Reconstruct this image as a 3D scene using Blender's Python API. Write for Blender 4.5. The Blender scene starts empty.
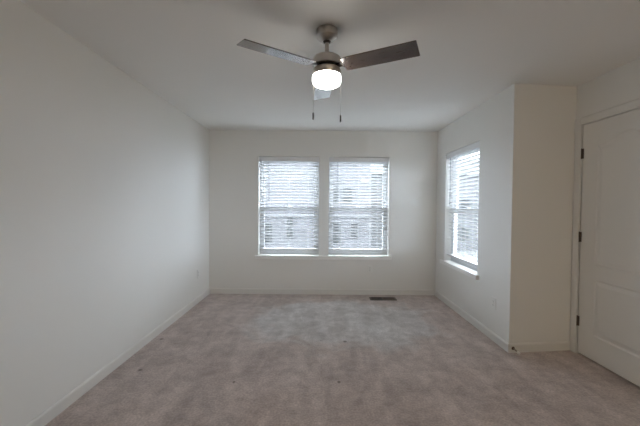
import bpy, bmesh, math, random
from mathutils import Vector, Matrix
random.seed(7)
S = bpy.context.scene
C = S.collection

# ------------------------------------------------------------------ camera
FPX, PITCH, YAW, ROLL, CAMH = 310.0, 0.0233, 0.0007, 0.0072, 1.3287
def ray(u, v):
    a, b = (u-320)/FPX, (v-213)/FPX
    c, s = math.cos(-ROLL), math.sin(-ROLL); a, b = c*a-s*b, s*a+c*b
    x, y, z = a, 1.0, -b
    c, s = math.cos(PITCH), math.sin(PITCH); y, z = c*y+s*z, -s*y+c*z
    c, s = math.cos(-YAW), math.sin(-YAW); x, y = c*x-s*y, s*x+c*y
    return Vector((x, y, z))
cd = bpy.data.cameras.new('camera'); cam = bpy.data.objects.new('camera', cd); C.objects.link(cam)
fw = ray(320, 213).normalized(); rt = (ray(321, 213)-ray(320, 213)).normalized(); up = rt.cross(fw)
cam.matrix_world = Matrix(((rt.x, up.x, -fw.x, 0), (rt.y, up.y, -fw.y, 0), (rt.z, up.z, -fw.z, CAMH), (0, 0, 0, 1)))
cd.sensor_width = 36; cd.lens = 36*FPX/640; cd.clip_start = .02; cd.clip_end = 500
S.camera = cam

# ------------------------------------------------------------------ sky and exposure
SKY = 41.0
w = bpy.data.worlds.new('overcast_sky'); S.world = w; w.use_nodes = True
nt = w.node_tree; nt.nodes.clear()
tc = nt.nodes.new('ShaderNodeTexCoord'); sp = nt.nodes.new('ShaderNodeSeparateXYZ')
rp = nt.nodes.new('ShaderNodeValToRGB'); bg = nt.nodes.new('ShaderNodeBackground'); wo = nt.nodes.new('ShaderNodeOutputWorld')
e = rp.color_ramp.elements
e[0].position = 0.0; e[0].color = (.50, .56, .66, 1)
e[1].position = 0.7; e[1].color = (.85, .935, 1.0, 1)
nt.links.new(tc.outputs['Generated'], sp.inputs[0]); nt.links.new(sp.outputs['Z'], rp.inputs[0])
nt.links.new(rp.outputs[0], bg.inputs[0]); bg.inputs[1].default_value = SKY; nt.links.new(bg.outputs[0], wo.inputs[0])
S.view_settings.view_transform = 'Standard'; S.view_settings.look = 'None'
S.view_settings.gamma = 1; S.view_settings.use_curve_mapping = False
S.view_settings.exposure = 0.0
LAMP = 20.0; FILL_LAMP = 92.0
try:
    cy = S.cycles
    cy.use_denoising = True; cy.max_bounces = 16; cy.diffuse_bounces = 10; cy.glossy_bounces = 4
    cy.transparent_max_bounces = 24; cy.sample_clamp_indirect = 6; cy.caustics_reflective = False; cy.caustics_refractive = False
except Exception: pass
def portal(loc, rot, sx, sy):                                     # sampling guides for the sky in the window openings; they give off no light
    l = bpy.data.lights.new('sky_portal', 'AREA'); l.shape = 'RECTANGLE'; l.size = sx; l.size_y = sy
    o = bpy.data.objects.new('sky_portal', l); C.objects.link(o); o.location = loc; o.rotation_euler = rot
    l.cycles.is_portal = True
H, YB, XL, XR = 2.44, 4.624, -1.651, 1.740
CY0, XD, CY1, YR = 2.807, 2.353, 2.870, -1.7                      # corner, door wall, alcove corner, rear wall
WZ0, WZ1 = 0.58, 2.06
W1, W2, W3 = (-.915, -.013), (.134, 1.032), (3.400, 4.300)
for a, b in (W1, W2): portal(((a+b)/2, YB+.17, (WZ0+WZ1)/2), (math.radians(-90), 0, 0), b-a, WZ1-WZ0)
portal((XR+.17, (W3[0]+W3[1])/2, (WZ0+WZ1)/2), (math.radians(-90), 0, math.radians(-90)), W3[1]-W3[0], WZ1-WZ0)

# ------------------------------------------------------------------ materials
def mat(name, col, rough=.6, metal=0, spec=.5, bump=None, var=None, emit=None, sheen=0):
    m = bpy.data.materials.new(name); m.use_nodes = True
    n = m.node_tree; b = n.nodes['Principled BSDF']
    b.inputs['Base Color'].default_value = (*col, 1); b.inputs['Roughness'].default_value = rough
    b.inputs['Metallic'].default_value = metal; b.inputs['Specular IOR Level'].default_value = spec
    t = n.nodes.new('ShaderNodeTexCoord')
    if var:                                                       # (scale, amount)
        z = n.nodes.new('ShaderNodeTexNoise'); z.inputs['Scale'].default_value = var[0]; z.inputs['Detail'].default_value = 5
        mx = n.nodes.new('ShaderNodeMix'); mx.data_type = 'RGBA'
        k = var[1]
        mx.inputs['A'].default_value = (*[c*(1-k) for c in col], 1); mx.inputs['B'].default_value = (*[min(1, c*(1+k)) for c in col], 1)
        n.links.new(t.outputs['Object'], z.inputs['Vector']); n.links.new(z.outputs['Fac'], mx.inputs['Factor']); n.links.new(mx.outputs['Result'], b.inputs['Base Color'])
    if bump:                                                      # (scale, strength, distance)
        z = n.nodes.new('ShaderNodeTexNoise'); z.inputs['Scale'].default_value = bump[0]; z.inputs['Detail'].default_value = 4
        bp = n.nodes.new('ShaderNodeBump'); bp.inputs['Strength'].default_value = bump[1]; bp.inputs['Distance'].default_value = bump[2]
        n.links.new(t.outputs['Object'], z.inputs['Vector']); n.links.new(z.outputs['Fac'], bp.inputs['Height']); n.links.new(bp.outputs[0], b.inputs['Normal'])
    if emit: b.inputs['Emission Color'].default_value = (*emit[0], 1); b.inputs['Emission Strength'].default_value = emit[1]
    return m
M = {}
M['wall'] = mat('wall_paint', (.84, .835, .81), .75, spec=.25, bump=(160, .08, .002), var=(1.3, .012))
M['ceiling'] = mat('ceiling_paint', (.87, .865, .845), .9, spec=.15, bump=(120, .12, .002), var=(.9, .012))
M['trim'] = mat('trim_gloss_paint', (.79, .78, .755), .42, spec=.4, var=(3, .012))
M['door'] = mat('door_paint', (.84, .825, .79), .45, spec=.4, bump=(60, .03, .001), var=(2, .012))
M['vinyl'] = mat('white_vinyl', (.82, .83, .84), .4, var=(6, .01))
M['frame_vinyl'] = mat('window_frame_vinyl', (.60, .61, .63), .4, var=(6, .01))
M['stool'] = mat('window_stool_paint', (.92, .915, .90), .4, spec=.5, var=(3, .01))
M['plastic'] = mat('white_plastic', (.84, .84, .815), .35, var=(20, .01))
M['dark'] = mat('dark_slot', (.02, .02, .02), .6, var=(20, .1))
M['bronze'] = mat('oiled_bronze', (.13, .10, .08), .45, metal=.6, var=(30, .15))
M['nickel'] = mat('brushed_nickel', (.50, .47, .44), .34, metal=1, var=(14, .06), bump=(220, .05, .001))
M['iron'] = mat('blade_bracket_metal', (.10, .09, .085), .35, metal=.9, var=(20, .1))
M['register'] = mat('brown_register_enamel', (.085, .060, .048), .45, var=(20, .15))
M['rubber'] = mat('white_rubber', (.86, .85, .82), .6, var=(20, .02))
M['steel'] = mat('spring_steel', (.38, .34, .28), .35, metal=1, var=(40, .05))
M['cord'] = mat('white_cord', (.78, .78, .80), .8, var=(60, .03))
M['wand'] = mat('clear_grey_wand', (.34, .35, .38), .25, var=(20, .05))
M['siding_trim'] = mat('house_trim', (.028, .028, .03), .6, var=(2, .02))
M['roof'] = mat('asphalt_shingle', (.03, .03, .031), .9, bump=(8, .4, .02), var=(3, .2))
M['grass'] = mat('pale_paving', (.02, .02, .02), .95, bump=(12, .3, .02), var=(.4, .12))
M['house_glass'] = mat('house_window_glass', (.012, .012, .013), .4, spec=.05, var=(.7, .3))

def siding(nm, col):
    m = mat(nm, col, .6); n = m.node_tree; b = n.nodes['Principled BSDF']
    t = n.nodes.new('ShaderNodeTexCoord'); s = n.nodes.new('ShaderNodeSeparateXYZ'); n.links.new(t.outputs['Object'], s.inputs[0])
    a = n.nodes.new('ShaderNodeMath'); a.operation = 'MULTIPLY'; a.inputs[1].default_value = 7
    f = n.nodes.new('ShaderNodeMath'); f.operation = 'FRACT'
    bp = n.nodes.new('ShaderNodeBump'); bp.inputs['Distance'].default_value = .03
    n.links.new(s.outputs['Z'], a.inputs[0]); n.links.new(a.outputs[0], f.inputs[0]); n.links.new(f.outputs[0], bp.inputs['Height']); n.links.new(bp.outputs[0], b.inputs['Normal'])
    return m
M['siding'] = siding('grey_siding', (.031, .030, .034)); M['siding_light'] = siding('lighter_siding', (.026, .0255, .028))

def slat_mat():
    m = mat('blind_slat_vinyl', (.72, .72, .72), .45, var=(8, .01)); n = m.node_tree; b = n.nodes['Principled BSDF']
    o = n.nodes['Material Output']; tr = n.nodes.new('ShaderNodeBsdfTranslucent'); tr.inputs[0].default_value = (.80, .82, .90, 1)
    mx = n.nodes.new('ShaderNodeMixShader'); mx.inputs[0].default_value = .02
    n.links.new(b.outputs[0], mx.inputs[1]); n.links.new(tr.outputs[0], mx.inputs[2]); n.links.new(mx.outputs[0], o.inputs[0])
    return m
M['slat'] = slat_mat()

def clear_mat(name, tint, gloss, solid=None):
    m = bpy.data.materials.new(name); m.use_nodes = True; n = m.node_tree; n.nodes.clear()
    o = n.nodes.new('ShaderNodeOutputMaterial'); t = n.nodes.new('ShaderNodeBsdfTransparent'); t.inputs[0].default_value = (*tint, 1)
    mx = n.nodes.new('ShaderNodeMixShader'); mx.inputs[0].default_value = gloss
    if solid:
        g = n.nodes.new('ShaderNodeBsdfDiffuse'); g.inputs[0].default_value = (*solid, 1)
    else:
        g = n.nodes.new('ShaderNodeBsdfGlossy'); g.inputs['Roughness'].default_value = .02
    n.links.new(t.outputs[0], mx.inputs[1]); n.links.new(g.outputs[0], mx.inputs[2]); n.links.new(mx.outputs[0], o.inputs[0])
    return m
M['glass'] = clear_mat('window_glass', (.97, .985, .985), .05)
M['screen'] = clear_mat('insect_screen_mesh', (1, 1, 1), .05, (.10, .11, .11))

def carpet_mat():
    m = mat('cut_pile_carpet', (.43, .36, .335), .95, spec=.1); n = m.node_tree; b = n.nodes['Principled BSDF']; L = n.links
    t = n.nodes.new('ShaderNodeTexCoord')
    def noise(sc, det, vec=None, dist=0):
        z = n.nodes.new('ShaderNodeTexNoise'); z.inputs['Scale'].default_value = sc; z.inputs['Detail'].default_value = det; z.inputs['Distortion'].default_value = dist
        L.new(vec or t.outputs['Object'], z.inputs['Vector']); return z
    def ramp(src, p0, c0, p1, c1):
        r = n.nodes.new('ShaderNodeValToRGB'); r.color_ramp.elements[0].position = p0; r.color_ramp.elements[0].color = (*c0, 1)
        r.color_ramp.elements[1].position = p1; r.color_ramp.elements[1].color = (*c1, 1); L.new(src, r.inputs[0]); return r
    def mul(a, bb, f=1.0):
        x = n.nodes.new('ShaderNodeMix'); x.data_type = 'RGBA'; x.blend_type = 'MULTIPLY'; x.inputs['Factor'].default_value = f
        L.new(a, x.inputs['A']); L.new(bb, x.inputs['B']); return x.outputs['Result']
    blot = ramp(noise(5.2, 8, dist=.25).outputs['Fac'], .38, (.84, .83, .825), .60, (1.0, 1.0, 1.0))     # trodden and brushed nap
    mp = n.nodes.new('ShaderNodeMapping'); mp.inputs['Scale'].default_value = (3.6, 1.0, 1); mp.inputs['Rotation'].default_value = (0, 0, .25); L.new(t.outputs['Object'], mp.inputs['Vector'])
    stroke = ramp(noise(1.5, 3, mp.outputs[0], .8).outputs['Fac'], .40, (.84, .83, .83), .60, (1, 1, 1))   # vacuum strokes
    fine = ramp(noise(70, 4).outputs['Fac'], .36, (.74, .74, .74), .65, (1.0, 1.0, 1.0))
    base = n.nodes.new('ShaderNodeRGB'); base.outputs[0].default_value = (.72, .615, .58, 1)
    small = ramp(noise(13, 6, dist=.2).outputs['Fac'], .38, (.86, .85, .85), .60, (1, 1, 1))
    wide = ramp(noise(1.7, 4, dist=.3).outputs['Fac'], .38, (.90, .89, .885), .62, (1, 1, 1))
    col = mul(mul(mul(mul(mul(base.outputs[0], blot.outputs[0]), stroke.outputs[0]), fine.outputs[0]), small.outputs[0]), wide.outputs[0])
    # window light painted into the carpet: a paler, bluer patch with ragged edge
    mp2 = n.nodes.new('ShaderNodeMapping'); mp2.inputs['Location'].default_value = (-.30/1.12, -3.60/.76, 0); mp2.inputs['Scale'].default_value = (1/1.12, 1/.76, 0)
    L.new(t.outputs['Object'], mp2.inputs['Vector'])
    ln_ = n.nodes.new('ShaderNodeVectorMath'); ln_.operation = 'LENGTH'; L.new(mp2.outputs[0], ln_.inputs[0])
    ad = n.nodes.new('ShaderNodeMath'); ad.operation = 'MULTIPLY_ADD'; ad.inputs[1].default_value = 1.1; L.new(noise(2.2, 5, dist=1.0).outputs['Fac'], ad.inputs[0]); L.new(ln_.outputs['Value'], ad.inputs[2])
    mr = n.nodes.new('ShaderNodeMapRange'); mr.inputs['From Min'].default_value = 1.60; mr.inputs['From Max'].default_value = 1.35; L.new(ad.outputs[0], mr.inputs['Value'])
    lit_mix = n.nodes.new('ShaderNodeMix'); lit_mix.data_type = 'RGBA'; L.new(mr.outputs[0], lit_mix.inputs['Factor']); L.new(col, lit_mix.inputs['A'])
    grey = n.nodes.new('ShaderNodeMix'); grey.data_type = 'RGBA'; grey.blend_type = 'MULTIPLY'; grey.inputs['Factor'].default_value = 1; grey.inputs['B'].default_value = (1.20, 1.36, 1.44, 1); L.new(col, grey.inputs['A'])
    L.new(grey.outputs['Result'], lit_mix.inputs['B']); col = lit_mix.outputs['Result']
    # small dark spots
    for (x, y, r) in ((-1.557, 3.037, .018), (-1.434, 2.46, .018), (.256, 3.009, .022), (-.636, 2.30, .011), (.154, 2.309, .015), (.02, 3.02, .008)):
        d = n.nodes.new('ShaderNodeVectorMath'); d.operation = 'DISTANCE'; d.inputs[1].default_value = (x, y, 0)
        L.new(t.outputs['Object'], d.inputs[0])
        rr = ramp(d.outputs['Value'], r*.4, (.30, .28, .27), r*1.3, (1, 1, 1)); col = mul(col, rr.outputs[0])
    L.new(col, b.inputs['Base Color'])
    b1 = n.nodes.new('ShaderNodeBump'); b1.inputs['Strength'].default_value = .5; b1.inputs['Distance'].default_value = .006
    b2 = n.nodes.new('ShaderNodeBump'); b2.inputs['Strength'].default_value = .5; b2.inputs['Distance'].default_value = .02
    L.new(noise(90, 4).outputs['Fac'], b1.inputs['Height']); L.new(noise(7, 4, dist=.5).outputs['Fac'], b2.inputs['Height'])
    L.new(b2.outputs[0], b1.inputs['Normal']); L.new(b1.outputs[0], b.inputs['Normal'])
    b.inputs['Sheen Weight'].default_value = .35; b.inputs['Sheen Roughness'].default_value = .5
    return m
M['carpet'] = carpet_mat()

def wood_mat():
    m = mat('walnut_blade', (.10, .06, .045), .26, spec=.55); n = m.node_tree; b = n.nodes['Principled BSDF']; L = n.links
    t = n.nodes.new('ShaderNodeTexCoord'); mp = n.nodes.new('ShaderNodeMapping'); mp.inputs['Scale'].default_value = (3, 40, 10)
    z = n.nodes.new('ShaderNodeTexNoise'); z.inputs['Scale'].default_value = 2; z.inputs['Detail'].default_value = 5
    r = n.nodes.new('ShaderNodeValToRGB'); r.color_ramp.elements[0].position = .3; r.color_ramp.elements[0].color = (.045, .030, .024, 1)
    r.color_ramp.elements[1].position = .7; r.color_ramp.elements[1].color = (.095, .062, .047, 1)
    L.new(t.outputs['Object'], mp.inputs[0]); L.new(mp.outputs[0], z.inputs['Vector']); L.new(z.outputs['Fac'], r.inputs[0]); L.new(r.outputs[0], b.inputs['Base Color']); b.inputs['Coat Weight'].default_value = 1; b.inputs['Coat Roughness'].default_value = .12; b.inputs['Coat IOR'].default_value = 1.7
    return m
M['wood'] = wood_mat()
M['lamp'] = mat('lit_opal_glass', (.85, .84, .80), .3, emit=((1.0, .97, .90), LAMP))

M['fill_lamp'] = mat('fill_light_glass', (.85, .84, .80), .3, emit=((1.0, .80, .54), FILL_LAMP))
# ------------------------------------------------------------------ builders
class MB:
    def __init__(s): s.b = bmesh.new()
    def box(s, x0, x1, y0, y1, z0, z1, bev=0, seg=2):
        t = bmesh.new()
        v = [t.verts.new((x, y, z)) for z in (z0, z1) for y in (y0, y1) for x in (x0, x1)]
        for f in ((0, 2, 3, 1), (4, 5, 7, 6), (0, 1, 5, 4), (2, 6, 7, 3), (0, 4, 6, 2), (1, 3, 7, 5)): t.faces.new([v[i] for i in f])
        if bev: bmesh.ops.bevel(t, geom=t.edges[:], offset=bev, segments=seg, affect='EDGES', profile=.5)
        s._add(t); return s
    def _add(s, t, mtx=None):
        if mtx: t.transform(mtx)
        me = bpy.data.meshes.new('tmp'); t.to_mesh(me); t.free(); s.b.from_mesh(me); bpy.data.meshes.remove(me)
    def prism(s, pts, ax, a0, a1, bev=0):                         # outline in the other two axes, extruded along ax
        t = bmesh.new()
        def P(p, a): q = list(p); q.insert(ax, a); return q
        lo = [t.verts.new(P(p, a0)) for p in pts]; hi = [t.verts.new(P(p, a1)) for p in pts]; n = len(pts)
        t.faces.new(lo[::-1]); t.faces.new(hi)
        for i in range(n): t.faces.new((lo[i], lo[(i+1) % n], hi[(i+1) % n], hi[i]))
        bmesh.ops.recalc_face_normals(t, faces=t.faces[:])
        if bev: bmesh.ops.bevel(t, geom=t.edges[:], offset=bev, segments=2, affect='EDGES', profile=.5)
        s._add(t); return s
    def lathe(s, prof, c=(0, 0, 0), n=40, mtx=None):              # profile of (radius, z)
        t = bmesh.new(); rings = []
        for r, z in prof:
            if r < 1e-6: rings.append([t.verts.new((0, 0, z))])
            else: rings.append([t.verts.new((r*math.cos(2*math.pi*i/n), r*math.sin(2*math.pi*i/n), z)) for i in range(n)])
        for A, B in zip(rings, rings[1:]):
            for i in range(n):
                j = (i+1) % n
                if len(A) == 1 and len(B) == 1: continue
                if len(A) == 1: t.faces.new((A[0], B[j], B[i]))
                elif len(B) == 1: t.faces.new((A[i], A[j], B[0]))
                else: t.faces.new((A[i], A[j], B[j], B[i]))
        bmesh.ops.recalc_face_normals(t, faces=t.faces[:])
        s._add(t, (Matrix.Translation(c) @ mtx) if mtx else Matrix.Translation(c)); return s
    def tube(s, pts, r, n=8):
        t = bmesh.new(); rings = []; pts = [Vector(p) for p in pts]
        for i, p in enumerate(pts):
            d = (pts[min(i+1, len(pts)-1)]-pts[max(i-1, 0)]).normalized()
            a = d.orthogonal().normalized() if i == 0 else (pa - d*pa.dot(d)).normalized()
            pa = a; b = d.cross(a)
            rings.append([t.verts.new(p + r*(math.cos(2*math.pi*k/n)*a+math.sin(2*math.pi*k/n)*b)) for k in range(n)])
        for A, B in zip(rings, rings[1:]):
            for k in range(n): t.faces.new((A[k], A[(k+1) % n], B[(k+1) % n], B[k]))
        t.faces.new(rings[0][::-1]); t.faces.new(rings[-1]); bmesh.ops.recalc_face_normals(t, faces=t.faces[:])
        s._add(t); return s
    def build(s, name, m, parent=None, smooth=False, mtx=None):
        if mtx: s.b.transform(mtx)
        me = bpy.data.meshes.new(name); s.b.to_mesh(me); s.b.free(); me.materials.append(m)
        if smooth:
            for p in me.polygons: p.use_smooth = True
            try: me.set_sharp_from_angle(angle=math.radians(35))
            except Exception: pass
        o = bpy.data.objects.new(name, me); C.objects.link(o)
        if parent: o.parent = parent
        return o
def struct(o): o['kind'] = 'structure'; return o
def tag(o, label, cat, group=None):
    o['label'] = label; o['category'] = cat
    if group: o['group'] = group
    return o
def empty(name, loc=(0, 0, 0), rz=0):
    o = bpy.data.objects.new(name, None); C.objects.link(o); o.location = loc; o.rotation_euler = (0, 0, rz); o.empty_display_size = .1; return o

# ------------------------------------------------------------------ the room
T = .16
PX, PE = 1.20, -4.6                                               # unseen passage added behind the camera for the fill light: left side, end
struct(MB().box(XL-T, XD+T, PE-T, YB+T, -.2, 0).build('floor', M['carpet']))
struct(MB().box(XL-T, XD+T, PE-T, YB+T, H, H+.15).build('ceiling', M['ceiling']))
struct(MB().box(XL-T, XL, YR-T, YB+T, 0, H).build('wall_left', M['wall']))
struct(MB().box(XL, PX, YR-T, YR, 0, H).build('wall_rear', M['wall']))
struct(MB().box(PX-T, PX, PE, YR-T, 0, H).build('wall_added_passage', M['wall']))
struct(MB().box(PX-T, XD+T, PE-T, PE, 0, H).build('wall_added_end', M['wall']))
def wall_with_holes(name, a0, a1, holes, put):                    # put(a, z, depth) -> point; depth 0 is the room face
    m = MB(); xs = sorted({a0, a1, *[v for h in holes for v in h[:2]]})
    z0, z1 = holes[0][2], holes[0][3]
    def bx(p0, p1, q0, q1):
        P, Q = put(p0, q0, 0), put(p1, q1, T)
        m.box(min(P[0], Q[0]), max(P[0], Q[0]), min(P[1], Q[1]), max(P[1], Q[1]), q0, q1)
    if z0 > 0: bx(a0, a1, 0, z0)
    bx(a0, a1, z1, H)
    for i in range(len(xs)-1):
        if not any(h[0] <= xs[i] and xs[i+1] <= h[1] for h in holes): bx(xs[i], xs[i+1], z0, z1)
    bmesh.ops.remove_doubles(m.b, verts=m.b.verts[:], dist=1e-5)
    return struct(m.build(name, M['wall']))
wall_with_holes('wall_back', XL, XR, [(*W1, WZ0, WZ1), (*W2, WZ0, WZ1)], lambda a, z, d: (a, YB+d, z))
wall_with_holes('wall_right', CY0+.14, YB+T, [(*W3, WZ0, WZ1)], lambda a, z, d: (XR+d, a, z))
struct(MB().prism([(XR, CY0), (XD+T, CY1+.016), (XD+T, CY1+.2), (XR+.0, CY0+.14)], 2, 0, H).build('wall_alcove', M['wall']))
DY0, DY1, DZ = 1.985, 2.797, 2.069                                # door opening
wall_with_holes('wall_door', PE, CY1-.001, [(DY0, DY1, 0, DZ)], lambda a, z, d: (XD+d, a, z))

struct(MB().box(XD+T, XD+T+.05, DY0-.2, DY1+.06, 0, H).build('wall_added_light_block', M['wall']))  # unseen slab added behind the door to block light leaking under it
# baseboards
BH, BT = .082, .013
def bb(name, pts, ax, a0, a1): return struct(MB().prism(pts, ax, a0, a1).build(name, M['trim']))
pr = lambda f, s: [(f, 0), (f+s*BT, 0), (f+s*BT, BH-.016), (f+s*BT*.75, BH-.006), (f+s*BT*.35, BH), (f, BH)]
bb('baseboard_left', pr(XL, 1), 1, YR+.002, YB-.001)
bb('baseboard_back', pr(YB, -1), 0, XL+BT, XR-BT)
bb('baseboard_right', pr(XR, -1), 1, CY0-.006, YB-.001)
bb('baseboard_rear', pr(YR, 1), 0, XL+BT, PX-.001)
bb('baseboard_door', pr(XD, -1), 1, PE+.002, DY0-.072)
ang = math.atan2(CY1-CY0, XD-XR); ln = math.hypot(CY1-CY0, XD-XR)
o = MB().prism(pr(0, -1), 0, -.004, ln-.018).build('baseboard_alcove', M['trim']); struct(o)
o.location = (XR, CY0, 0); o.rotation_euler = (0, 0, ang)

# door casing and door
def casing():
    m = MB(); x = XD; t = .016; cw = .064
    prof = [(0, 0), (cw, 0), (cw, -.7*t), (cw*.85, -t), (cw*.3, -.75*t), (cw*.12, -.5*t), (0, -.5*t)]   # (across, out)
    def leg(y0, s):                                               # s: direction away from the opening
        m.prism([(x+b, y0+s*a) for a, b in prof], 2, 0, DZ+cw)
    leg(DY1+.004, 1); leg(DY0-.004, -1)
    m.prism([(x+b, DZ+.004+a) for a, b in prof], 1, DY0-.004, DY1+.004)
    return struct(m.build('trim_1', M['trim']))
casing()
jm = MB(); jt = .012
jm.box(XD+.001, XD+T-.001, DY1-jt+.0115, DY1-.0005, 0, DZ-.0005).box(XD+.001, XD+T-.001, DY0+.0005, DY0+.0115-.011+.0005, 0, DZ-.0005)
jm.box(XD+.045, XD+.06, DY1-.014, DY1-.001, 0, DZ-.001).box(XD+.045, XD+.06, DY0+.001, DY0+.014, 0, DZ-.001).box(XD+.045, XD+.06, DY0+.014, DY1-.014, DZ-.014, DZ-.001)
struct(jm.build('trim_2', M['trim']))
door = struct(empty('door_1', (XD, (DY0+DY1)/2, 0)))
def door_panel():
    t = bmesh.new(); x0, x1 = .004, .040
    g = .0035; yc = (DY0+DY1)/2; hw = (DY1-DY0)/2-g; zb, zt = .016, DZ-g
    def rect_loop(pts, x): return [t.verts.new((x, y, z)) for y, z in pts]
    def loop_edges(v): return [t.edges.new((v[i], v[(i+1) % len(v)])) for i in range(len(v))]
    outer = [(-hw, zb), (hw, zb), (hw, zt), (-hw, zt)]
    def panel(kind, ins):
        a = .255-ins
        if kind == 'low': return [(-a, .225+ins), (a, .225+ins), (a, .712-ins), (-a, .712-ins)]
        pts = [(-a, .835+ins), (a, .835+ins)]
        N = 24
        for i in range(N+1):
            y = a-2*a*i/N; q = abs(y)/a
            k = 0 if q > .86 else .5+.5*math.cos(math.pi*q/.86)
            pts.append((y, 1.862-ins+.066*k))
        return pts
    ed = loop_edges(rect_loop(outer, x0))
    rings = {}
    for k in ('low', 'top'):
        v = rect_loop(panel(k, 0), x0); ed += loop_edges(v); rings[k] = v
    bmesh.ops.triangle_fill(t, edges=ed, use_beauty=True)
    for k in rings:
        prev = rings[k]
        for ins, dx in ((.008, .0045), (.016, .0060), (.026, .0045), (.046, .0008), (.052, .0005)):
            v = rect_loop(panel(k, ins), x0+dx); n = len(v)
            for i in range(n): t.faces.new((prev[i], prev[(i+1) % n], v[(i+1) % n], v[i]))
            prev = v
        t.faces.new(prev)
    # sides and back
    A = [v for v in t.verts if abs(abs(v.co.y)-hw) < 1e-5]
    B = rect_loop(outer, x1); O = []
    for y, z in outer: O.append(min(A, key=lambda v: abs(v.co.y-y)+abs(v.co.z-z)))
    for i in range(4): t.faces.new((O[i], O[(i+1) % 4], B[(i+1) % 4], B[i]))
    t.faces.new(B)
    bmesh.ops.recalc_face_normals(t, faces=t.faces[:])
    m = MB(); m._add(t); return m.build('door_panel', M['door'], door)
door_panel()
for z in (1.812, 1.065, .303):
    h = MB()
    h.lathe([(0, z-.048), (.003, z-.047), (.0047, z-.044), (.0047, z+.044), (.003, z+.047), (0, z+.048)], (-.0055, (DY1-DY0)/2-.0018, 0), 14)
    for k in (-.015, .015): h.lathe([(.005, z+k-.001), (.005, z+k+.001)], (-.0055, (DY1-DY0)/2-.0018, 0), 14)
    h.box(-.0015, .0035, (DY1-DY0)/2-.016, (DY1-DY0)/2+.0035, z-.044, z+.044)
    h.build('hinge', M['bronze'], door, True)
kb = MB(); rx = Matrix.Rotation(-math.pi/2, 4, 'Y')
kb.lathe([(0, -.004), (.032, -.004), (.031, .004), (.013, .010), (.011, .030), (.020, .038), (.027, .050), (.026, .060), (.016, .066), (0, .067)], (0, -(DY1-DY0)/2+.065, .95), 28, rx)
kb.build('door_knob', M['bronze'], door, True)

# ------------------------------------------------------------------ windows (local frame: x along the wall, y outward, z up)
def window(n, wid, mtx):
    root = struct(empty('window_%d' % n)); root.matrix_world = mtx
    hw = wid/2; z0, z1 = WZ0, WZ1; zm = 1.285
    def part(mb, name, m, par=root): return mb.build(name, m, par)
    f = MB(); fy0, fy1 = .088, .155; fw = .035
    f.box(-hw+.001, -hw+fw, fy0, fy1, z0+.001, z1-.001).box(hw-fw, hw-.001, fy0, fy1, z0+.001, z1-.001)
    f.box(-hw+fw, hw-fw, fy0, fy1, z0+.001, z0+.04).box(-hw+fw, hw-fw, fy0, fy1, z1-fw, z1-.001)
    part(f, 'window_frame', M['frame_vinyl'])
    for nm, ya, yb, za, zb in (('upper', .125, .150, zm-.022, z1-fw), ('lower', .094, .122, z0+.04, zm+.022)):
        a = hw-fw; r = .036
        s = MB().box(-a, -a+r, ya, yb, za, zb).box(a-r, a, ya, yb, za, zb).box(-a+r, a-r, ya, yb, za, za+.044).box(-a+r, a-r, ya, yb, zb-.044, zb)
        so = part(s, 'sash', M['frame_vinyl'])
        MB().box(-a+r, a-r, (ya+yb)/2-.002, (ya+yb)/2+.002, za+.044, zb-.044).build('pane', M['glass'], so)
        if nm == 'lower':
            MB().box(-.03, .03, .101, .118, zb, zb+.012, .003).build('sash_lock', M['vinyl'], so)
            MB().box(-a, a, .151, .1515, za+.0, zb-.03).build('insect_screen', M['screen'], so)
    return root
def wmtx_back(xc): return Matrix.Translation((xc, YB, 0))
def wmtx_side(yc): return Matrix.Translation((XR, yc, 0)) @ Matrix.Rotation(-math.pi/2, 4, 'Z')
window(1, W1[1]-W1[0], wmtx_back(sum(W1)/2)); window(2, W2[1]-W2[0], wmtx_back(sum(W2)/2)); window(3, W3[1]-W3[0], wmtx_side(sum(W3)/2))
# window stools
s1 = MB().box(W1[0]-.042, W2[1]+.042, YB-.038, YB-.0005, WZ0-.052, WZ0+.003, .004)
for a, b in (W1, W2): s1.box(a+.001, b-.001, YB-.002, YB+.087, WZ0+.0005, WZ0+.003)
struct(s1.build('trim_3', M['stool']))
s2 = MB().box(XR-.038, XR-.0005, W3[0]-.042, W3[1]+.075, WZ0-.045, WZ0+.003, .004).box(XR-.002, XR+.087, W3[0]+.001, W3[1]-.001, WZ0+.0005, WZ0+.003)
struct(s2.build('trim_4', M['stool']))

# ------------------------------------------------------------------ blinds
SL = {}
def slat_mesh(hw):
    if hw in SL: return SL[hw]
    t = bmesh.new(); N = 6; th = .0028; top = []; bot = []
    for i in range(N+1):
        y = -.025+.05*i/N; c = .0022*(1-(y/.025)**2)
        top.append([t.verts.new((sx*hw, y, c+th/2)) for sx in (-1, 1)]); bot.append([t.verts.new((sx*hw, y, c-th/2)) for sx in (-1, 1)])
    for i in range(N):
        t.faces.new((top[i][0], top[i][1], top[i+1][1], top[i+1][0])); t.faces.new((bot[i][1], bot[i][0], bot[i+1][0], bot[i+1][1]))
        for k in (0, 1): t.faces.new((top[i][k], top[i+1][k], bot[i+1][k], bot[i][k]))
    for i in (0, N): t.faces.new((top[i][0], top[i][1], bot[i][1], bot[i][0]))
    bmesh.ops.recalc_face_normals(t, faces=t.faces[:])
    me = bpy.data.meshes.new('slat'); t.to_mesh(me); t.free(); me.materials.append(M['slat'])
    for p in me.polygons: p.use_smooth = True
    me.set_sharp_from_angle(angle=math.radians(40))
    SL[hw] = me; return me
TILT = math.radians(-21)
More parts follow.
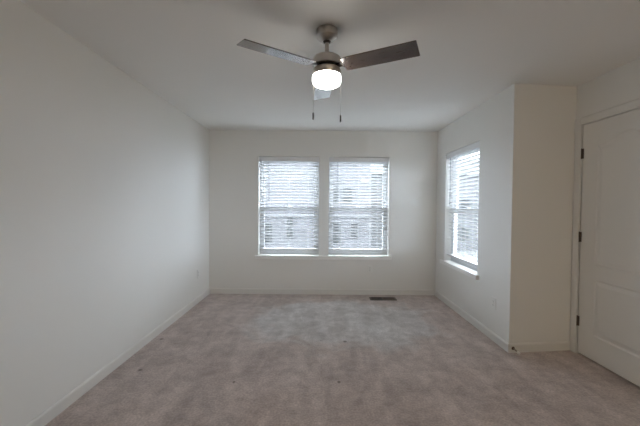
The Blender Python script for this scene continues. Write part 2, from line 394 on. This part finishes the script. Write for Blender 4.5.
def blind(wid, mtx, label, wand_x, wand_end, bracket=False):
    root = empty('window_blind'); root.matrix_world = mtx
    tag(root, label, 'window blind', 'white slatted window blinds')
    hw = wid/2-.012; yc = .050; ztop = 1.963; pitch = .0445; zlast = .700
    MB().box(-hw, hw, yc-.026, yc+.030, 2.012, WZ1-.002, .002).build('headrail', M['vinyl'], root)
    v = MB().prism([(.008, 1.985), (.016, 1.985), (.018, 1.992), (.018, 2.050), (.014, 2.056), (.008, 2.056), (.011, 2.046), (.011, 1.996)], 0, -hw-.008, hw+.008)
    for sx in (-1, 1):
        a, b = sorted((sx*(hw+.008), sx*(hw+.003))); v.box(a, b, .018, .05, 1.985, 2.056)
    v.build('valance', M['vinyl'], root)
    if bracket:                                                   # loose valance clip sticking out at the far end
        MB().tube([(-hw+.02, .006, 2.035), (-hw-.0, -.012, 2.037), (-hw-.012, -.020, 2.028), (-hw-.008, -.016, 2.012), (-hw+.012, .004, 2.008)], .0035, 8).build('valance_clip', M['vinyl'], root, True)
    n = int(round((ztop-zlast)/pitch))+1
    me = slat_mesh(round(hw, 4))
    for i in range(n):
        o = bpy.data.objects.new('slat', me); C.objects.link(o); o.parent = root
        o.location = (0, yc, ztop-i*pitch); o.rotation_euler = (TILT+math.radians(random.uniform(-.3, .3)), 0, random.uniform(-.0004, .0004))
    zr = ztop-n*pitch
    MB().box(-hw, hw, yc-.025, yc+.025, zr-.012, zr+.008, .003).build('bottom_rail', M['slat'], root)
    for sx in (-.66, 0, .66):
        l = MB()
        for y in (yc-.027, yc+.027): l.tube([(sx*hw, y, 2.012), (sx*hw, y, zr)], .0011, 6)
        for i in range(n): l.tube([(sx*hw, yc-.027, ztop-i*pitch-.004-.027*math.tan(TILT)), (sx*hw, yc+.027, ztop-i*pitch-.004+.027*math.tan(TILT))], .0007, 5)
        l.build('ladder_cord', M['cord'], root)
    MB().tube([(wand_x, yc-.036, 1.984), (wand_x, yc-.038, wand_end+.02)], .0042, 6).lathe([(0, wand_end), (.006, wand_end+.002), (.006, wand_end+.018), (.004, wand_end+.022), (0, wand_end+.022)], (wand_x, yc-.038, 0), 10).build('tilt_wand', M['wand'], root)
    # lift cords with their tassel, on the other side
    MB().tube([(hw-.05, yc-.034, 1.984), (hw-.052, yc-.035, 1.50)], .0012, 6).lathe([(0, 1.46), (.007, 1.462), (.004, 1.50), (0, 1.502)], (hw-.052, yc-.035, 0), 10).build('lift_cord', M['cord'], root)
bw = W1[1]-W1[0]
blind(bw, wmtx_back(sum(W1)/2), 'white horizontal blind over the left window of the back wall pair', -bw/2+.155, 1.40)
blind(W2[1]-W2[0], wmtx_back(sum(W2)/2), 'white horizontal blind over the right window of the back wall pair', -bw/2+.125, 1.39)
blind(W3[1]-W3[0], wmtx_side(sum(W3)/2), 'white horizontal blind in the single window of the right wall', -bw/2+.12, 1.36, True)

# ------------------------------------------------------------------ outlets
def outlet(mtx, label, kind='duplex'):
    r = empty('electrical_outlet'); r.matrix_world = mtx; tag(r, label, 'outlet', 'wall outlets')
    p = MB().box(-.035, .035, -.0062, -.0004, -.0575, .0575, .002).build('cover_plate', M['plastic'], r)
    MB().lathe([(0, 0), (.003, 0), (.0026, .0012), (0, .0014)], (0, -.0062, 0), 12, Matrix.Rotation(math.pi/2, 4, 'X')).build('screw', M['steel'], p)
    for s in (-1, 1):
        zc = s*.0195
        q = MB().prism([(-.017, zc-.008), (-.012, zc-.0135), (.012, zc-.0135), (.017, zc-.008), (.017, zc+.008), (.012, zc+.0135), (-.012, zc+.0135), (-.017, zc+.008)], 1, -.0085, -.0061).build('receptacle', M['plastic'], r)
        MB().box(-.0075, -.0050, -.0089, -.0084, zc-.002, zc+.007).box(.0050, .0075, -.0089, -.0084, zc-.001, zc+.006).lathe([(0, 0), (.0028, 0), (.0028, .0005), (0, .0005)], (0, -.0084, zc-.007), 10, Matrix.Rotation(math.pi/2, 4, 'X')).build('socket_slots', M['dark'], q)
outlet(Matrix.Translation((.754, YB, .387)), 'white duplex outlet on the back wall below the right window')
outlet(Matrix.Translation((XR, 3.062, .374)) @ Matrix.Rotation(-math.pi/2, 4, 'Z'), 'white duplex outlet on the right wall near the outside corner')
outlet(Matrix.Translation((XL, 4.199, .393)) @ Matrix.Rotation(math.pi/2, 4, 'Z'), 'white duplex outlet low on the left wall near the back corner')

# ------------------------------------------------------------------ floor register
def register():
    r = empty('floor_register', (.912, 4.415, 0)); tag(r, 'dark brown metal floor register in the carpet by the back wall', 'floor vent')
    L, W = .187, .070
    f = MB().prism([(-W, .0), (W, .0), (W-.006, .006), (-W+.006, .006)], 0, -L, -L+.022).prism([(-W, .0), (W, .0), (W-.006, .006), (-W+.006, .006)], 0, L-.022, L)
    f.box(-L+.022, L-.022, -W, -W+.016, 0, .006).box(-L+.022, L-.022, W-.016, W, 0, .006).box(-.006, .006, -W+.016, W-.016, 0, .006)
    f.build('frame', M['register'], r)
    MB().box(-L+.022, L-.022, -W+.016, W-.016, .0002, .0010).build('duct_opening', M['dark'], r)
    for x0, x1, s in ((-L+.022, -.006, -1), (.006, L-.022, 1)):
        m = MB(); n = 9
        for i in range(n):
            y = -W+.021+i*(2*W-.042)/(n-1); dy = s*.0055
            m.prism([(y-dy-.0008, .0012), (y-dy+.0008, .0012), (y+dy+.0008, .0055), (y+dy-.0008, .0055)], 0, x0+.0003, x1-.0003)
        m.build('louver_bank', M['register'], r)
register()

# ------------------------------------------------------------------ spring door stop on the alcove baseboard
def stop():
    r = empty('door_stop', (1.772, CY0+.032*math.tan(ang)-.0135, .042)); tag(r, 'spring door stop with white tip on the baseboard at the outside corner', 'door stop')
    rx = Matrix.Rotation(math.pi/2, 4, 'X')
    MB().lathe([(0, 0), (.015, 0), (.0145, .004), (.009, .009), (0, .009)], (0, 0, 0), 20, rx).build('base', M['bronze'], r, True)
    MB().tube([(.0052*math.cos(t*.5), -.008-.062*t/150, .0052*math.sin(t*.5)-.006*(t/150)**2) for t in range(151)], .0013, 5).build('spring', M['steel'], r, True)
    MB().lathe([(0, .064), (.010, .064), (.0115, .068), (.0115, .084), (.008, .090), (0, .091)], (0, 0, -.0055), 16, rx).build('rubber_tip', M['rubber'], r, True)
stop()

# ------------------------------------------------------------------ ceiling fan
def fan():
    cx, cyy = .038, 1.990
    r = empty('ceiling_fan', (cx, cyy, 0)); tag(r, 'brushed nickel ceiling fan with dark wooden blades and a lit drum light', 'ceiling fan')
    MB().lathe([(0, H-.0005), (.067, H-.0005), (.0675, 2.400), (.066, 2.396), (.064, 2.3955), (.052, 2.380), (.038, 2.371), (.032, 2.368), (.024, 2.368), (.022, 2.373), (0, 2.373)], n=48).build('canopy', M['nickel'], r, True)
    dr = MB().lathe([(0, 2.380), (.0135, 2.380), (.0135, 2.286), (.020, 2.283), (.021, 2.272), (0, 2.272)], n=28).build('downrod', M['nickel'], r, True)
    MB().lathe([(0, 2.384), (.022, 2.378), (.026, 2.371), (.022, 2.363), (.0137, 2.358), (0, 2.358)], n=28).build('hanger_ball', M['iron'], dr, True)
    MB().lathe([(0, 2.274), (.050, 2.274), (.076, 2.270), (.087, 2.262), (.090, 2.252), (.090, 2.217), (.087, 2.213), (0, 2.213)], n=56).build('motor_housing', M['nickel'], r, True)
    MB().lathe([(0, 2.2128), (.066, 2.2128), (.066, 2.1942), (0, 2.1942)], n=40).build('flywheel', M['dark'], r, True)
    MB().lathe([(0, 2.194), (.084, 2.194), (.0885, 2.190), (.0885, 2.157), (.086, 2.153), (0, 2.153)], n=56).build('light_fitter', M['nickel'], r, True)
    MB().lathe([(0, 2.1528), (.088, 2.1528), (.0905, 2.148), (.0915, 2.124), (.0895, 2.112), (.084, 2.102), (.071, 2.094), (.045, 2.090), (0, 2.089)], n=56).build('glass_shade', M['lamp'], r, True)
    a0 = 3.0
    for a in (30+a0, 150+a0, 270+a0):
        # angle measured from the rear-facing direction: two blades sweep toward the viewer, one away
        th = math.radians(180+a) if a < 200 else math.radians(90+a0)
        R = Matrix.Rotation(th, 4, 'Z') @ Matrix.Translation((0, 0, 2.2035)) @ Matrix.Rotation(math.radians(PB), 4, 'X')
        b = MB().prism([(.115, -.056), (.150, -.063), (.558, -.066), (.562, -.062), (.562, .062), (.558, .066), (.150, .063), (.115, .056)], 2, -.003, .003, .0012)
        bo = b.build('blade', M['wood'], r); bo.matrix_local = R
        k = MB().prism([(.062, -.018), (.100, -.020), (.118, -.046), (.172, -.040), (.178, 0), (.172, .040), (.118, .046), (.100, .020), (.062, .018)], 2, .0031, .006)
        k.build('blade_bracket', M['iron'], bo)
        for x, y in ((.150, -.030), (.150, .030), (.170, 0)):
            MB().lathe([(0, -.0052), (.0035, -.005), (.0045, -.0032), (0, -.0032)], (x, y, 0), 10).build('screw', M['iron'], bo)
    for x, y, ze in ((-.0835, -.048, 1.864), (.0875, -.040, 1.852)):
        c = MB(); zt = 2.170; L = Vector((x, y, 0)).length; ux, uy = x/L, y/L
        c.tube([(ux*.086, uy*.086, zt), (ux*.094, uy*.094, zt-.002), (x, y, zt-.008)], .0022, 8)
        c.tube([(x, y, zt-.007), (x, y, ze+.046)], .0010, 6)
        z = zt-.010
        while z > ze+.046: c.lathe([(0, z-.0014), (.0014, z-.0005), (.0014, z+.0005), (0, z+.0014)], (x, y, 0), 6); z -= .0042
        co = c.build('pull_chain', M['nickel'], r)
        MB().lathe([(0, ze), (.0042, ze+.0008), (.0050, ze+.006), (.0050, ze+.038), (.0030, ze+.044), (0, ze+.0455)], (x, y, 0), 14).build('chain_pendant', M['iron'], co, True)
PB = -11
fan()

# ------------------------------------------------------------------ unseen fill light added in the passage behind the camera
pl = empty('passage_fill_light', ((PX+XD)/2, -2.75, H)); tag(pl, 'unseen drum light added in the passage to warm the alcove wall', 'added fill light')
MB().lathe([(0, -.0005), (.155, -.0005), (.155, -.018), (.150, -.022), (0, -.022)], n=40).build('base', M['nickel'], pl, True)
MB().lathe([(0, -.0222), (.140, -.0222), (.142, -.085), (.132, -.098), (.09, -.104), (0, -.106)], n=40).build('glass_shade', M['fill_lamp'], pl, True)  # shade of the added fill light

# ------------------------------------------------------------------ outside: lawn and the house across the way
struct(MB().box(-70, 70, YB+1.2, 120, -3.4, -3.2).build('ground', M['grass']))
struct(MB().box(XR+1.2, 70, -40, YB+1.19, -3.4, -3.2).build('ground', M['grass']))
D = 26.0
def hp(u, v): return ((u-320)/FPX*D, CAMH+(205.8-v)/FPX*D)
def house():
    r = empty('townhouse', (-4, D, -3.2)); tag(r, 'pale sided townhouse seen through the blinds of the back wall windows', 'house')
    def P(mb, name, m, par=None): 
        o = mb.build(name, m, par or r); o.matrix_parent_inverse = Matrix.Translation((-4, D, -3.2)).inverted() if not par else Matrix(); return o
    x0, x1, zt = -14.0, 4.3, 5.2
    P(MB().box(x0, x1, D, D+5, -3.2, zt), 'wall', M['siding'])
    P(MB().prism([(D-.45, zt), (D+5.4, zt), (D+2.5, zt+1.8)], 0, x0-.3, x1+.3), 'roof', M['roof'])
    P(MB().box(x0, x1+.1, D-.10, D-.001, .36, .62), 'belt_trim', M['siding_trim'])
    for c in (x0, x1-.18): P(MB().box(c, c+.18, D-.05, D-.001, -3.2, zt), 'corner_board', M['siding_trim'])
    for u0, v0, u1, v1 in ((331, 188, 338.5, 203.5), (343, 187, 352, 203.5), (333, 222, 341, 243), (351, 222, 358, 237), (264, 224, 272.5, 243), (287, 217, 293.5, 237)):
        a, zb = hp(u0, v1); b, za = hp(u1, v0)
        f = MB().box(a-.09, a, D-.07, D-.002, zb-.09, za+.09).box(b, b+.09, D-.07, D-.002, zb-.09, za+.09).box(a, b, D-.07, D-.002, zb-.09, zb).box(a, b, D-.07, D-.002, za, za+.09).box(a, b, D-.06, D-.02, (za+zb)/2-.03, (za+zb)/2+.03)
        fo = P(f, 'window_frame', M['siding_trim'])
        q = MB().box(a, b, D-.035, D-.003, zb, za).build('pane', M['house_glass'], fo)
house()
def house2():
    r = empty('house', (14, D+6, -3.2)); tag(r, 'pale sided building seen through the blind of the right wall window', 'house')
    I = Matrix.Translation((14, D+6, -3.2)).inverted()
    def P(mb, name, m):
        o = mb.build(name, m, r); o.matrix_parent_inverse = I; return o
    x0, x1, zt, y = 4.5, 30.0, 4.6, D+6
    P(MB().box(x0, x1, y, y+9, -3.2, zt), 'wall', M['siding_light'])
    P(MB().prism([(y-.45, zt), (y+9.45, zt), (y+4.5, zt+2.4)], 0, x0-.3, x1+.3), 'roof', M['roof'])
    for c in (x0, x1-.18): P(MB().box(c, c+.18, y-.05, y-.001, -3.2, zt), 'corner_board', M['siding_trim'])
    for a, zb in ((11.0, .9), (14.5, .9), (18.0, .9), (11.0, -2.2), (14.5, -2.2), (18.0, -2.2)):
        f = MB().box(a-.09, a, y-.07, y-.002, zb-.09, zb+1.49).box(a+.9, a+.99, y-.07, y-.002, zb-.09, zb+1.49).box(a, a+.9, y-.07, y-.002, zb-.09, zb).box(a, a+.9, y-.07, y-.002, zb+1.4, zb+1.49)
        P(f, 'window_frame', M['siding_trim']); 
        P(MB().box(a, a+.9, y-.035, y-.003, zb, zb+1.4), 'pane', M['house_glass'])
house2()
